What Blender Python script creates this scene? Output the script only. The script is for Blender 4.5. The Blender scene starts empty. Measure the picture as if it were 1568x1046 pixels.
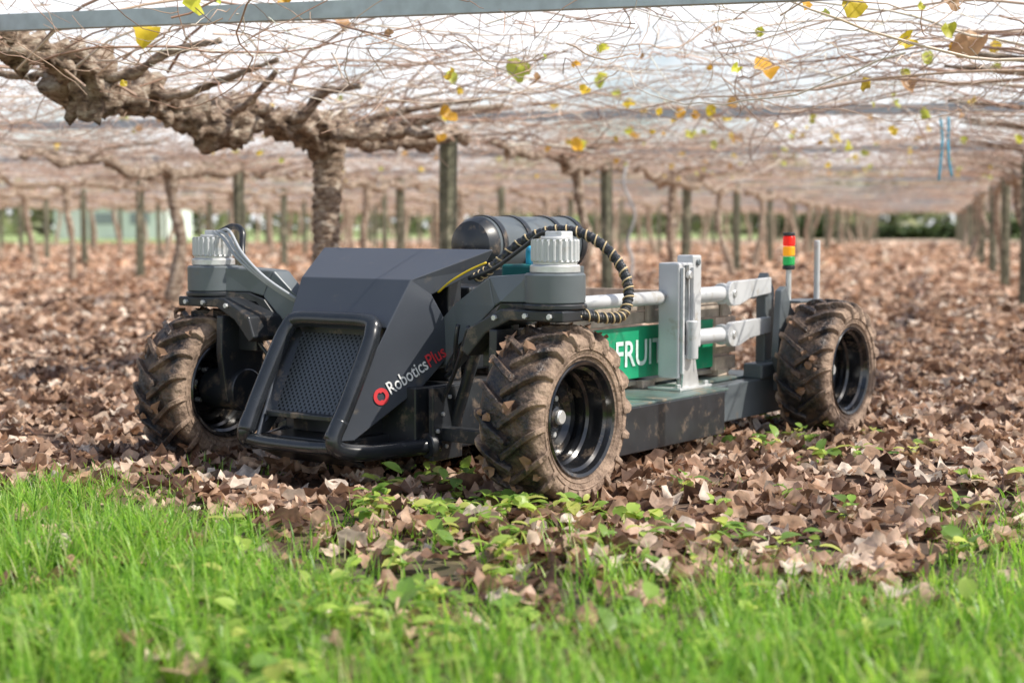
import bpy, math, random, numpy as np
from mathutils import Vector, Matrix, noise
random.seed(7); rng=np.random.default_rng(7)
scn=bpy.context.scene
COL=scn.collection

# ------------------------------------------------------------------ materials
def newmat(name):
    m=bpy.data.materials.new(name); m.use_nodes=True
    nt=m.node_tree; b=nt.nodes['Principled BSDF']; return m,nt,b
def simple(name,col,rough=.5,metal=0,var=.25,scale=8,bump=.0,bscale=60,coat=0,dirt=None,dirtamt=.5,dscale=5):
    m,nt,b=newmat(name); N=nt.nodes; L=nt.links
    tc=N.new('ShaderNodeTexCoord'); n=N.new('ShaderNodeTexNoise'); n.inputs['Scale'].default_value=scale; n.inputs['Detail'].default_value=4
    L.new(tc.outputs['Object'],n.inputs['Vector'])
    r=N.new('ShaderNodeValToRGB'); r.color_ramp.elements[0].position=.3; r.color_ramp.elements[1].position=.7
    c=np.array(col)
    r.color_ramp.elements[0].color=(*(c*(1-var)),1); r.color_ramp.elements[1].color=(*np.clip(c*(1+var),0,1),1)
    L.new(n.outputs['Fac'],r.inputs['Fac']); out=r.outputs['Color']
    rr=N.new('ShaderNodeMapRange'); rr.inputs['To Min'].default_value=max(0,rough-.1); rr.inputs['To Max'].default_value=min(1,rough+.12)
    L.new(n.outputs['Fac'],rr.inputs['Value'])
    rout=rr.outputs['Result']
    if dirt is not None:
        n2=N.new('ShaderNodeTexNoise'); n2.inputs['Scale'].default_value=dscale; n2.inputs['Detail'].default_value=7; n2.inputs['Roughness'].default_value=.7
        L.new(tc.outputs['Object'],n2.inputs['Vector'])
        r2=N.new('ShaderNodeValToRGB'); r2.color_ramp.elements[0].position=.62-.3*dirtamt; r2.color_ramp.elements[1].position=.78-.3*dirtamt
        L.new(n2.outputs['Fac'],r2.inputs['Fac'])
        mx=N.new('ShaderNodeMixRGB'); mx.inputs[2].default_value=(*dirt,1); L.new(r2.outputs['Color'],mx.inputs[0]); L.new(out,mx.inputs[1]); out=mx.outputs[0]
        ma=N.new('ShaderNodeMath'); ma.operation='MAXIMUM'; mm=N.new('ShaderNodeMath'); mm.operation='MULTIPLY'; mm.inputs[1].default_value=.9
        L.new(r2.outputs['Color'],mm.inputs[0]); L.new(mm.outputs[0],ma.inputs[0]); L.new(rout,ma.inputs[1]); rout=ma.outputs[0]
    L.new(out,b.inputs['Base Color']); L.new(rout,b.inputs['Roughness']); b.inputs['Metallic'].default_value=metal
    b.inputs['Coat Weight'].default_value=coat; b.inputs['Coat Roughness'].default_value=.15
    if bump>0:
        nb=N.new('ShaderNodeTexNoise'); nb.inputs['Scale'].default_value=bscale; nb.inputs['Detail'].default_value=6
        L.new(tc.outputs['Object'],nb.inputs['Vector'])
        bp=N.new('ShaderNodeBump'); bp.inputs['Strength'].default_value=bump; bp.inputs['Distance'].default_value=.02
        L.new(nb.outputs['Fac'],bp.inputs['Height']); L.new(bp.outputs['Normal'],b.inputs['Normal'])
    return m
def leafmat(name,trans=.3,rough=.6,nscale=60,spec=.3,tint=(1,1,1)):
    m,nt,b=newmat(name); N=nt.nodes; L=nt.links
    at=N.new('ShaderNodeAttribute'); at.attribute_name='Col'; cout=at.outputs['Color']
    if nscale>0:
        tc=N.new('ShaderNodeTexCoord'); n=N.new('ShaderNodeTexNoise'); n.inputs['Scale'].default_value=nscale; n.inputs['Detail'].default_value=2
        L.new(tc.outputs['Object'],n.inputs['Vector'])
        mr=N.new('ShaderNodeMapRange'); mr.inputs['From Min'].default_value=.25; mr.inputs['From Max'].default_value=.75; mr.inputs['To Min'].default_value=.6; mr.inputs['To Max'].default_value=1.3
        L.new(n.outputs['Fac'],mr.inputs['Value'])
        mx=N.new('ShaderNodeVectorMath'); mx.operation='SCALE'; L.new(cout,mx.inputs[0]); L.new(mr.outputs['Result'],mx.inputs['Scale']); cout=mx.outputs[0]
    L.new(cout,b.inputs['Base Color']); b.inputs['Roughness'].default_value=rough; b.inputs['Specular IOR Level'].default_value=spec
    if trans>0:
        t=N.new('ShaderNodeBsdfTranslucent'); ms=N.new('ShaderNodeMixShader'); ms.inputs[0].default_value=trans
        sc=N.new('ShaderNodeVectorMath'); sc.operation='MULTIPLY'; sc.inputs[1].default_value=(1.5*tint[0],1.5*tint[1],1.5*tint[2]); L.new(cout,sc.inputs[0]); L.new(sc.outputs[0],t.inputs['Color'])
        L.new(b.outputs[0],ms.inputs[1]); L.new(t.outputs[0],ms.inputs[2]); L.new(ms.outputs[0],N['Material Output'].inputs['Surface'])
    return m
def barkmat(name,c1,c2,c3,scale=12,zs=1.0,bump=.8):
    m,nt,b=newmat(name); N=nt.nodes; L=nt.links
    tc=N.new('ShaderNodeTexCoord'); mp=N.new('ShaderNodeMapping'); mp.inputs['Scale'].default_value=(1,1,zs)
    L.new(tc.outputs['Object'],mp.inputs['Vector'])
    n=N.new('ShaderNodeTexNoise'); n.inputs['Scale'].default_value=scale; n.inputs['Detail'].default_value=7; n.inputs['Roughness'].default_value=.7
    L.new(mp.outputs[0],n.inputs['Vector'])
    r=N.new('ShaderNodeValToRGB'); e=r.color_ramp.elements; e[0].position=.36; e[0].color=(*c1,1); e[1].position=.66; e[1].color=(*c3,1)
    k=e.new(.5); k.color=(*c2,1); L.new(n.outputs['Fac'],r.inputs['Fac']); L.new(r.outputs[0],b.inputs['Base Color']); b.inputs['Roughness'].default_value=.85
    bp=N.new('ShaderNodeBump'); bp.inputs['Strength'].default_value=bump; bp.inputs['Distance'].default_value=.04; L.new(n.outputs['Fac'],bp.inputs['Height']); L.new(bp.outputs[0],b.inputs['Normal'])
    return m

M={}
M['hood']=simple('hood_paint',(.070,.079,.098),.36,.15,.10,3,coat=.1,dirt=(.16,.14,.12),dirtamt=.08,dscale=7)
M['black']=simple('black_powdercoat',(.024,.027,.032),.36,0,.2,10,coat=.2,dirt=(.20,.15,.11),dirtamt=.26,dscale=14)
M['bar']=simple('black_tube_paint',(.022,.025,.030),.24,0,.2,10,coat=.3)
M['grey']=simple('grey_paint',(.135,.155,.168),.36,.1,.1,6,dirt=(.2,.16,.12),dirtamt=.1,dscale=9)
M['silver']=simple('cast_aluminium',(.70,.70,.69),.35,.5,.12,20,bump=.05)
M['white']=simple('light_grey_paint',(.60,.61,.62),.4,.1,.08,8,dirt=(.4,.35,.28),dirtamt=.15,dscale=10)
M['rim']=simple('rim_paint',(.016,.017,.020),.16,.2,.2,10,coat=.7,dirt=(.22,.165,.12),dirtamt=.2,dscale=12)
M['wood']=simple('weathered_wood',(.42,.35,.29),.8,0,.35,14,bump=.3)
M['woodlight']=simple('pale_wood',(.62,.49,.39),.8,0,.3,18,bump=.3)
M['green']=simple('green_board',(.010,.33,.155),.5,0,.15,9,dirt=(.18,.26,.18),dirtamt=.12,dscale=12)
M['deck']=simple('deck_plate',(.18,.25,.235),.35,.4,.2,9,dirt=(.36,.28,.20),dirtamt=.4,dscale=8)
M['textw']=simple('white_vinyl',(.85,.85,.85),.5,0,.03)
M['textg']=simple('stencil_paint',(.68,.82,.76),.6,0,.2,20)
M['textr']=simple('red_vinyl',(.70,.05,.06),.5,0,.05)
M['tan']=simple('tan_hose_wrap',(.60,.46,.26),.6,0,.2)
M['cable']=simple('cable_jacket',(.42,.44,.47),.5,0,.1)
M['yellowc']=simple('yellow_cable',(.7,.5,.02),.5,0,.1)
M['teal']=simple('teal_housing',(.01,.14,.13),.4,0,.2)
M['blue']=simple('blue_twine_fibre',(.07,.50,.75),.7,0,.1)
M['steel']=simple('galvanised_steel',(.50,.56,.60),.5,.25,.15,15)
M['wire']=simple('wire_steel',(.45,.45,.45),.5,.4,.1)
M['post']=simple('treated_post',(.17,.17,.115),.85,0,.45,9,bump=.5,bscale=25,dirt=(.45,.41,.30),dirtamt=.35,dscale=6)
M['bark']=barkmat('vine_bark',(.08,.05,.036),(.40,.29,.21),(.78,.69,.57),14,2.2,1.0)
M['cane']=leafmat('cane_bark',0,.42,0,.5)
M['litter']=leafmat('dry_leaf',.25,.55,38,.4)
M['stuck']=simple('stuck_leaf',(.27,.16,.10),.8,0,.4,20)
M['litterfar']=leafmat('dry_leaf_plain',.2,.6,0,.35)
M['grass']=leafmat('grass_blade',.48,.38,0,.5,(1.15,1.15,.7))
M['weed']=leafmat('weed_leaf',.42,.4,0,.45)
M['hedge']=leafmat('hedge_leaf',.2,.6,0,.3)
def tyremat():
    m,nt,b=newmat('muddy_rubber'); N=nt.nodes; L=nt.links
    tc=N.new('ShaderNodeTexCoord'); n=N.new('ShaderNodeTexNoise'); n.inputs['Scale'].default_value=8; n.inputs['Detail'].default_value=9; n.inputs['Roughness'].default_value=.74
    L.new(tc.outputs['Object'],n.inputs['Vector'])
    sp=N.new('ShaderNodeSeparateXYZ'); L.new(tc.outputs['Object'],sp.inputs[0])
    ab=N.new('ShaderNodeMath'); ab.operation='ABSOLUTE'; L.new(sp.outputs['X'],ab.inputs[0])
    mr=N.new('ShaderNodeMapRange'); mr.inputs['From Min'].default_value=.085; mr.inputs['From Max'].default_value=.112; mr.inputs['To Max'].default_value=.20
    L.new(ab.outputs[0],mr.inputs['Value'])
    ad=N.new('ShaderNodeMath'); ad.operation='ADD'; L.new(n.outputs['Fac'],ad.inputs[0]); L.new(mr.outputs[0],ad.inputs[1])
    r=N.new('ShaderNodeValToRGB'); e=r.color_ramp.elements; e[0].position=.44; e[0].color=(.018,.018,.021,1); e[1].position=.78; e[1].color=(.42,.30,.22,1)
    k=e.new(.56); k.color=(.12,.08,.058,1)
    L.new(ad.outputs[0],r.inputs['Fac']); L.new(r.outputs[0],b.inputs['Base Color'])
    r2=N.new('ShaderNodeMapRange'); r2.inputs['From Min'].default_value=.5; r2.inputs['From Max'].default_value=.65; r2.inputs['To Min'].default_value=.38; r2.inputs['To Max'].default_value=.9
    L.new(ad.outputs[0],r2.inputs['Value']); L.new(r2.outputs[0],b.inputs['Roughness'])
    bp=N.new('ShaderNodeBump'); bp.inputs['Strength'].default_value=1; bp.inputs['Distance'].default_value=.02; n3=N.new('ShaderNodeTexNoise'); n3.inputs['Scale'].default_value=30; n3.inputs['Detail'].default_value=6
    L.new(tc.outputs['Object'],n3.inputs['Vector']); L.new(n3.outputs['Fac'],bp.inputs['Height']); L.new(bp.outputs[0],b.inputs['Normal'])
    return m
M['tyre']=tyremat()
def grillemat():
    m,nt,b=newmat('perforated_steel'); N=nt.nodes; L=nt.links
    tc=N.new('ShaderNodeTexCoord'); mp=N.new('ShaderNodeMapping'); mp.inputs['Scale'].default_value=(44,1,44)
    L.new(tc.outputs['Object'],mp.inputs['Vector'])
    sp=N.new('ShaderNodeSeparateXYZ'); L.new(mp.outputs[0],sp.inputs[0])
    fx=N.new('ShaderNodeMath'); fx.operation='SINE'; fz=N.new('ShaderNodeMath'); fz.operation='SINE'
    mx_=N.new('ShaderNodeMath'); mx_.operation='MULTIPLY'; mx_.inputs[1].default_value=6.283
    mz_=N.new('ShaderNodeMath'); mz_.operation='MULTIPLY'; mz_.inputs[1].default_value=6.283
    L.new(sp.outputs['X'],mx_.inputs[0]); L.new(sp.outputs['Z'],mz_.inputs[0]); L.new(mx_.outputs[0],fx.inputs[0]); L.new(mz_.outputs[0],fz.inputs[0])
    pr=N.new('ShaderNodeMath'); pr.operation='MULTIPLY'; L.new(fx.outputs[0],pr.inputs[0]); L.new(fz.outputs[0],pr.inputs[1])
    r=N.new('ShaderNodeValToRGB'); e=r.color_ramp.elements; e[0].position=.22; e[0].color=(.10,.11,.125,1); e[1].position=.32; e[1].color=(.006,.006,.007,1)
    L.new(pr.outputs[0],r.inputs['Fac']); L.new(r.outputs[0],b.inputs['Base Color']); b.inputs['Roughness'].default_value=.4; b.inputs['Metallic'].default_value=.2
    return m
M['grille']=grillemat()
def lamp_plastic(name,c):
    m,nt,b=newmat(name); b.inputs['Base Color'].default_value=(*c,1); b.inputs['Roughness'].default_value=.25
    b.inputs['Emission Color'].default_value=(*c,1); b.inputs['Emission Strength'].default_value=.4
    tc=nt.nodes.new('ShaderNodeTexCoord'); w=nt.nodes.new('ShaderNodeTexWave'); w.inputs['Scale'].default_value=60; w.bands_direction='Z'
    nt.links.new(tc.outputs['Object'],w.inputs['Vector']); bp=nt.nodes.new('ShaderNodeBump'); bp.inputs['Strength'].default_value=.4; bp.inputs['Distance'].default_value=.003
    nt.links.new(w.outputs['Fac'],bp.inputs['Height']); nt.links.new(bp.outputs[0],b.inputs['Normal']); return m
M['lred']=lamp_plastic('red_lens',(.9,.02,.01)); M['lamb']=lamp_plastic('amber_lens',(.95,.38,.01)); M['lgrn']=lamp_plastic('green_lens',(.02,.35,.08))

# ------------------------------------------------------------------ mesh helpers
def mk(name,verts,faces,mat,parent=None,smooth=False,bevel=0):
    me=bpy.data.meshes.new(name); me.from_pydata([tuple(v) for v in verts],[],faces); me.update()
    import bmesh
    bm=bmesh.new(); bm.from_mesh(me); bmesh.ops.recalc_face_normals(bm,faces=bm.faces); bm.to_mesh(me); bm.free()
    if smooth: me.polygons.foreach_set('use_smooth',[True]*len(me.polygons))
    o=bpy.data.objects.new(name,me); COL.objects.link(o); me.materials.append(mat)
    if parent: o.parent=parent
    if bevel>0:
        b=o.modifiers.new('bev','BEVEL'); b.width=bevel; b.segments=2; b.limit_method='ANGLE'; b.angle_limit=math.radians(35)
    return o
def box(name,lo,hi,mat,parent=None,bevel=.004):
    x0,y0,z0=lo; x1,y1,z1=hi
    v=[Vector(p) for p in [(x0,y0,z0),(x1,y0,z0),(x1,y1,z0),(x0,y1,z0),(x0,y0,z1),(x1,y0,z1),(x1,y1,z1),(x0,y1,z1)]]
    return mk(name,v,[(0,3,2,1),(4,5,6,7),(0,1,5,4),(1,2,6,5),(2,3,7,6),(3,0,4,7)],mat,parent,bevel=bevel)
def prism(name,poly,off,mat,parent=None,bevel=.004):
    n=len(poly); off=Vector(off); v=[Vector(p) for p in poly]; v+= [p+off for p in v]
    f=[tuple(range(n)),tuple(range(2*n-1,n-1,-1))]+[(i,(i+1)%n,(i+1)%n+n,i+n) for i in range(n)]
    return mk(name,v,f,mat,parent,bevel=bevel)
def frames(P):
    T=[]; n=len(P)
    for i in range(n):
        t=(P[min(i+1,n-1)]-P[max(i-1,0)]); T.append(t.normalized())
    u=T[0].orthogonal().normalized(); F=[]
    for t in T:
        u=(u-t*u.dot(t)); u=u.normalized() if u.length>1e-6 else t.orthogonal().normalized()
        F.append((t,u,t.cross(u)))
    return F
def catmull(P,n):
    P=[Vector(p) for p in P]; Q=[P[0]*2-P[1]]+P+[P[-1]*2-P[-2]]; out=[]
    for i in range(1,len(Q)-2):
        for j in range(n):
            t=j/n; a,b,c,d=Q[i-1],Q[i],Q[i+1],Q[i+2]
            out.append(.5*((2*b)+(c-a)*t+(2*a-5*b+4*c-d)*t*t+(3*b-a-3*c+d)*t**3))
    out.append(P[-1]); return out
def tubegeo(P,R,sides=12,rough=0,rs=8,band=0,off=0,seed=0):
    F=frames(P); V=[];Fa=[]
    for i,p in enumerate(P):
        t,u,w=F[i]; r=R[i] if hasattr(R,'__len__') else R
        for k in range(sides):
            a=2*math.pi*k/sides; d=u*math.cos(a)+w*math.sin(a); rr=r
            if rough>0:
                q=(p+d*r)*rs+Vector((seed,seed*.7,0)); rr=r*(1+rough*noise.fractal(q,1.0,2.0,4)*1.6)
            if band>0: rr*=1+band*(abs(math.sin(p.z*math.pi/.055+.7*math.sin(a+seed)+1.5*noise.noise(p*5)))-.5)*2
            V.append(p+d*rr)
    m=len(P)
    for i in range(m-1):
        for k in range(sides):
            a=off+i*sides+k; b=off+i*sides+(k+1)%sides; Fa.append((a,b,b+sides,a+sides))
    Fa.append(tuple(off+k for k in range(sides))[::-1]); Fa.append(tuple(off+(m-1)*sides+k for k in range(sides)))
    return V,Fa
def tube(name,pts,r,mat,parent=None,sides=14,smoothn=6,**k):
    P=catmull(pts,smoothn) if smoothn>0 else [Vector(p) for p in pts]
    V,F=tubegeo(P,r,sides,**k); return mk(name,V,F,mat,parent,smooth=True)
def revolve(name,prof,axis,origin,mat,parent=None,seg=48,closed=False,caps=True):
    ax=Vector(axis).normalized(); u=ax.orthogonal().normalized(); w=ax.cross(u); o=Vector(origin); V=[];F=[]
    for a,r in prof:
        for k in range(seg):
            t=2*math.pi*k/seg; V.append(o+ax*a+(u*math.cos(t)+w*math.sin(t))*r)
    n=len(prof)
    for i in range(n-1 if not closed else n):
        for k in range(seg):
            j=(i+1)%n; F.append((i*seg+k,i*seg+(k+1)%seg,j*seg+(k+1)%seg,j*seg+k))
    if caps and not closed:
        if prof[0][1]>1e-4: F.append(tuple(range(seg)))
        if prof[-1][1]>1e-4: F.append(tuple((n-1)*seg+k for k in range(seg)))
    ob=mk(name,V,F,mat,parent,smooth=True)
    e=ob.modifiers.new('es','EDGE_SPLIT'); e.split_angle=math.radians(32)
    return ob
def cyl(name,p1,p2,r,mat,parent=None,seg=32,bev=.004):
    p1=Vector(p1);p2=Vector(p2);L=(p2-p1).length; b=min(bev,r*.4,L*.3)
    return revolve(name,[(0,r-b),(b,r),(L-b,r),(L,r-b)],(p2-p1),p1,mat,parent,seg)
def join_geo(parts):
    V=[];F=[]
    for v,f in parts:
        o=len(V); V+=v; F+=[tuple(i+o for i in q) for q in f]
    return V,F
def np_mesh(name,V,Fc,mat,col=None,smooth=True):
    V=np.ascontiguousarray(V,dtype=np.float32).reshape(-1,3); Fc=np.ascontiguousarray(Fc,dtype=np.int32); k=Fc.shape[1]
    me=bpy.data.meshes.new(name); me.vertices.add(len(V)); me.vertices.foreach_set('co',V.ravel())
    me.loops.add(Fc.size); me.loops.foreach_set('vertex_index',Fc.ravel())
    me.polygons.add(len(Fc)); me.polygons.foreach_set('loop_start',np.arange(0,Fc.size,k,dtype=np.int32))
    me.update(calc_edges=True)
    if smooth: me.polygons.foreach_set('use_smooth',np.ones(len(Fc),dtype=bool))
    if col is not None:
        a=me.color_attributes.new('Col','FLOAT_COLOR','POINT'); c=np.ones((len(V),4),dtype=np.float32); c[:,:3]=np.clip(col,0,.92); a.data.foreach_set('color',c.ravel())
    me.materials.append(mat); o=bpy.data.objects.new(name,me); COL.objects.link(o); return o
def inst(T,Fc,pos,R,scale):
    V=np.einsum('nij,vj->nvi',R,T)*scale[:,None,None]+pos[:,None,:]
    N=len(pos); Fo=Fc[None]+ (np.arange(N)*len(T))[:,None,None]
    return V.reshape(-1,3),Fo.reshape(-1,Fc.shape[1])
def rots(yaw,tilt,tdir):
    N=len(yaw); c,s=np.cos(yaw),np.sin(yaw); Z=np.zeros(N);O=np.ones(N)
    Rz=np.stack([np.stack([c,-s,Z],1),np.stack([s,c,Z],1),np.stack([Z,Z,O],1)],1)
    kx,ky=np.cos(tdir),np.sin(tdir); ct,st=np.cos(tilt),np.sin(tilt); v=1-ct
    Rt=np.stack([np.stack([ct+kx*kx*v,kx*ky*v,ky*st],1),np.stack([kx*ky*v,ct+ky*ky*v,-kx*st],1),np.stack([-ky*st,kx*st,ct],1)],1)
    return np.einsum('nij,njk->nik',Rt,Rz)

# ------------------------------------------------------------------ layout
ang=math.radians(15.5); rX,rY=math.sin(ang),math.cos(ang); cX,cY=rY,-rX
OX,OY=-1.215,10.3; ROW=4.85; BAY=6.2
def W(s,t): return OX+rX*s+cX*t, OY+rY*s+cY*t
def H(x,y):
    x=np.asarray(x,float);y=np.asarray(y,float)
    return .012*np.sin(x*2.1+1)*np.cos(y*1.7)+.008*np.sin(x*5.3+y*3.1)+.005*np.cos(x*9.1-y*7.7)
def edgeY(x):
    return np.interp(x,[-6,-2.2,-1.5,-.8,-.2,.14,.6,1.05,1.5,2.2,6],[5.9,5.85,5.6,5.05,4.75,4.5,4.1,4.25,5.0,5.6,5.6])
def clump(x,y):
    return .5+.25*np.sin(x*3.7+1.3*np.sin(y*2.9))+.25*np.sin(y*4.3+1.7*np.sin(x*3.1)+1)
def midf(x,y): return np.exp(-((x+.05)/.5)**2)*np.clip((y-2.6)/1.0,0,1)

gm,nt,b=newmat('orchard_floor'); N=nt.nodes;L=nt.links
at=N.new('ShaderNodeAttribute'); at.attribute_name='Col'; tc=N.new('ShaderNodeTexCoord')
vo=N.new('ShaderNodeTexVoronoi'); vo.inputs['Scale'].default_value=9; L.new(tc.outputs['Object'],vo.inputs['Vector'])
n1=N.new('ShaderNodeTexNoise'); n1.inputs['Scale'].default_value=.5; n1.inputs['Detail'].default_value=6; n1.inputs['Roughness'].default_value=.7; L.new(tc.outputs['Object'],n1.inputs['Vector'])
sx=N.new('ShaderNodeSeparateXYZ'); L.new(vo.outputs['Color'],sx.inputs[0])
m1=N.new('ShaderNodeMapRange'); m1.inputs['To Min'].default_value=.5; m1.inputs['To Max'].default_value=1.5; L.new(sx.outputs[0],m1.inputs['Value'])
m2=N.new('ShaderNodeMapRange'); m2.inputs['From Min'].default_value=.3; m2.inputs['From Max'].default_value=.7; m2.inputs['To Min'].default_value=.75; m2.inputs['To Max'].default_value=1.3; L.new(n1.outputs['Fac'],m2.inputs['Value'])
mm=N.new('ShaderNodeMath'); mm.operation='MULTIPLY'; L.new(m1.outputs[0],mm.inputs[0]); L.new(m2.outputs[0],mm.inputs[1])
sc=N.new('ShaderNodeVectorMath'); sc.operation='SCALE'; L.new(at.outputs['Color'],sc.inputs[0]); L.new(mm.outputs[0],sc.inputs['Scale']); L.new(sc.outputs[0],b.inputs['Base Color']); b.inputs['Roughness'].default_value=.9
bp=N.new('ShaderNodeBump'); bp.inputs['Strength'].default_value=.6; bp.inputs['Distance'].default_value=.04; L.new(vo.outputs['Distance'],bp.inputs['Height']); L.new(bp.outputs[0],b.inputs['Normal'])
def ground():
    g=np.sinh(np.linspace(-1,1,241)*6.2)/math.sinh(6.2)*500
    xs=g; ys=g+6
    X,Y=np.meshgrid(xs,ys); Z=H(X,Y)*np.exp(-((X**2+(Y-6)**2)/900)); V=np.stack([X,Y,Z],-1).reshape(-1,3)
    n=len(xs); i=np.arange(n-1); I,J=np.meshgrid(i,i); a=(J*n+I).ravel(); F=np.stack([a,a+1,a+n+1,a+n],1)
    x,y=V[:,0],V[:,1]; s=(x-OX)*rX+(y-OY)*rY; t=(x-OX)*cX+(y-OY)*cY
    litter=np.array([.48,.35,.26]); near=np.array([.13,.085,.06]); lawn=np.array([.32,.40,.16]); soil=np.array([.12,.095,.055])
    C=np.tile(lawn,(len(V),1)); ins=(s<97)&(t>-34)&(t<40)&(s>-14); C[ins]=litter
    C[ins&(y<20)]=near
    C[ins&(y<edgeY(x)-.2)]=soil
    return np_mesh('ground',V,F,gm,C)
ground()

def leaf_tpl(seed,curl=.5,rings=2,sec=9):
    r_=np.random.default_rng(seed); V=[(0,0,0)]
    ph=r_.uniform(0,6.28,4); fold=r_.uniform(-.25,.65); cu=r_.uniform(.2,1)*curl*(1 if r_.random()<.6 else -1); rip=r_.uniform(.06,.17)
    for q in range(1,rings+1):
        f=q/rings
        for k in range(sec):
            a=2*math.pi*k/sec; R=f*(.82+.16*math.cos(a)-.28*math.exp(-((a-math.pi)/.35)**2))*(1+.08*math.sin(3*a+ph[0])*f+.03*math.sin(7*a)*f)
            x,y=R*math.cos(a),R*math.sin(a)*.92
            z=cu*.55*R*R*math.cos(2*a+ph[1])+fold*abs(y)+.2*f*math.sin(3*a+ph[2])+rip*f*math.sin(5*a+ph[3])+r_.normal(0,.035)*f
            V.append((x*(1-.2*abs(cu)),y*(1-.45*abs(fold)),z))
    F=[(0,1+k,1+(k+1)%sec) for k in range(sec)]
    for q in range(1,rings):
        o=1+(q-1)*sec; p=o+sec
        for k in range(sec):
            k2=(k+1)%sec; F+=[(o+k,p+k,p+k2),(o+k,p+k2,o+k2)]
    return np.array(V),np.array(F)
PAL=np.array([[.58,.40,.28],[.66,.50,.38],[.42,.26,.165],[.22,.125,.08],[.56,.385,.28],[.74,.62,.51],[.12,.068,.045],[.46,.29,.19],[.64,.45,.33],[.33,.20,.13],[.17,.095,.063]])  # mixed dry leaf browns; the extra dark ones also paint shadow among leaves
def leaves_at(name,x,y,size,rings,sec,tiltsd,zr,mat,pal=PAL,curl=.8,nt_=6,z=None,tmin=0):
    n=len(x); ids=rng.integers(0,nt_,n); VV=[];FF=[];CC=[];off=0; size=np.broadcast_to(size,(n,))
    for k in range(nt_):
        T,F=leaf_tpl(100+k,curl,rings,sec); m=ids==k; c=m.sum()
        if c==0: continue
        pz=(H(x[m],y[m])+rng.uniform(.004,zr,c)) if z is None else z[m]
        pos=np.stack([x[m],y[m],pz],1)
        R=rots(rng.uniform(0,6.28,c),tmin+np.abs(rng.normal(0,tiltsd,c)),rng.uniform(0,6.28,c) if tmin==0 else rng.normal(0,.6,c))
        s=size[m]*rng.uniform(.5,1.4,c); pos[:,2]+=s*.12
        V,Fo=inst(T,F,pos,R,s); col=pal[rng.integers(0,len(pal),c)]*rng.uniform(.75,1.2,(c,1))
        VV.append(V);FF.append(Fo+off);CC.append(np.repeat(col,len(T),0)); off+=len(V)
    return np_mesh(name,np.concatenate(VV),np.concatenate(FF),mat,np.concatenate(CC))
def fan(n,y0,y1,a=.42,b=1.3):
    y=rng.uniform(y0,y1,n*3); x=rng.uniform(-1,1,n*3)*(a*y1+b); m=np.abs(x)<a*y+b; return x[m][:n],y[m][:n]
x,y=fan(23000,3.6,12.5); pr=np.clip((y-edgeY(x)+.12*np.sin(x*9)+.50)/.45,0,1)**1.5
pr*=np.where((clump(x*1.7+3,y*1.5)>.78)&(y<9),.4,1); keep=rng.random(len(x))<pr; x,y=x[keep],y[keep]
gx,gy=fan(3400,2.2,5.9); mg=(gy<edgeY(gx))&(rng.random(len(gx))<(.12+.35*(clump(gx,gy)>.6)+.7*midf(gx,gy))); 
x=np.concatenate([x,gx[mg]]); y=np.concatenate([y,gy[mg]])
leaves_at('leaf_litter',x,y,.054,2,13,.40,.04,M['litter'],nt_=14,curl=.85)
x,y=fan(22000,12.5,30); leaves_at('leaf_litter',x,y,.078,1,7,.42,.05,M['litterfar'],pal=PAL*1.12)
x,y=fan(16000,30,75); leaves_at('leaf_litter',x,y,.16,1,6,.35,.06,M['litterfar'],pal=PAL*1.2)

def grass():
    n=175000; x=rng.uniform(-3.2,3.2,n); y=rng.uniform(2.1,6.1,n); e=edgeY(x)+.12*np.sin(x*11)+.1*np.sin(x*23+2)
    c=clump(x,y); c2=.5+.5*np.sin(x*13+2*np.sin(y*9))*np.sin(y*11+2*np.sin(x*7)); d=(e-y)
    p=np.clip(d/.5,0,1)*np.where(c>.3,1,.35)*(.3+.7*c2)
    p*=1-.72*midf(x,y)
    p=np.maximum(p,.10*(d>-1.3)*(c>.66)*c2); m=rng.random(n)<p; x,y,c,d,c2=x[m],y[m],c[m],d[m],c2[m]; n=len(x)
    h=rng.uniform(.045,.155,n)*np.clip(.45+.5*c+.45*c2,0,1.4)*np.clip(.65+d*.5,.6,1.15); w=rng.uniform(.0015,.0036,n)
    tx=np.round(x/.06)*.06; ty=np.round(y/.06)*.06; sh=.5; x=x*(1-sh)+(tx+.05*np.sin(ty*91))*sh; y=y*(1-sh)+(ty+.05*np.sin(tx*77))*sh
    yaw=rng.uniform(0,6.28,n); lean=np.abs(rng.normal(0,.65,n))+.15; K=4; V=np.zeros((n,2*K+1,3)); z0=H(x,y)
    dx,dy=np.cos(yaw),np.sin(yaw); 
    for i in range(K+1):
        f=i/K; out=h*lean*f**1.9; up=h*(f-.30*lean*f**2.5); px=x+dx*out; py=y+dy*out; pz=z0+up; ww=w*(1-f**2.2)
        if i<K:
            V[:,2*i]=np.stack([px-dy*ww,py+dx*ww,pz],1); V[:,2*i+1]=np.stack([px+dy*ww,py-dx*ww,pz],1)
        else: V[:,2*K]=np.stack([px,py,pz],1)
    F=[]
    for i in range(K-1): F+=[(2*i,2*i+1,2*i+3),(2*i,2*i+3,2*i+2)]
    F.append((2*K-2,2*K-1,2*K)); F=np.array(F); Fo=(F[None]+(np.arange(n)*(2*K+1))[:,None,None]).reshape(-1,3)
    pal=np.array([[.20,.38,.05],[.28,.48,.08],[.10,.24,.03],[.38,.54,.12],[.55,.55,.30],[.23,.42,.06]]); col=pal[rng.choice(6,n,p=[.23,.27,.16,.17,.05,.12])]*rng.uniform(.75,1.3,(n,1))
    np_mesh('grass',V.reshape(-1,3),Fo,M['grass'],np.repeat(col,2*K+1,0))
grass()
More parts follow.
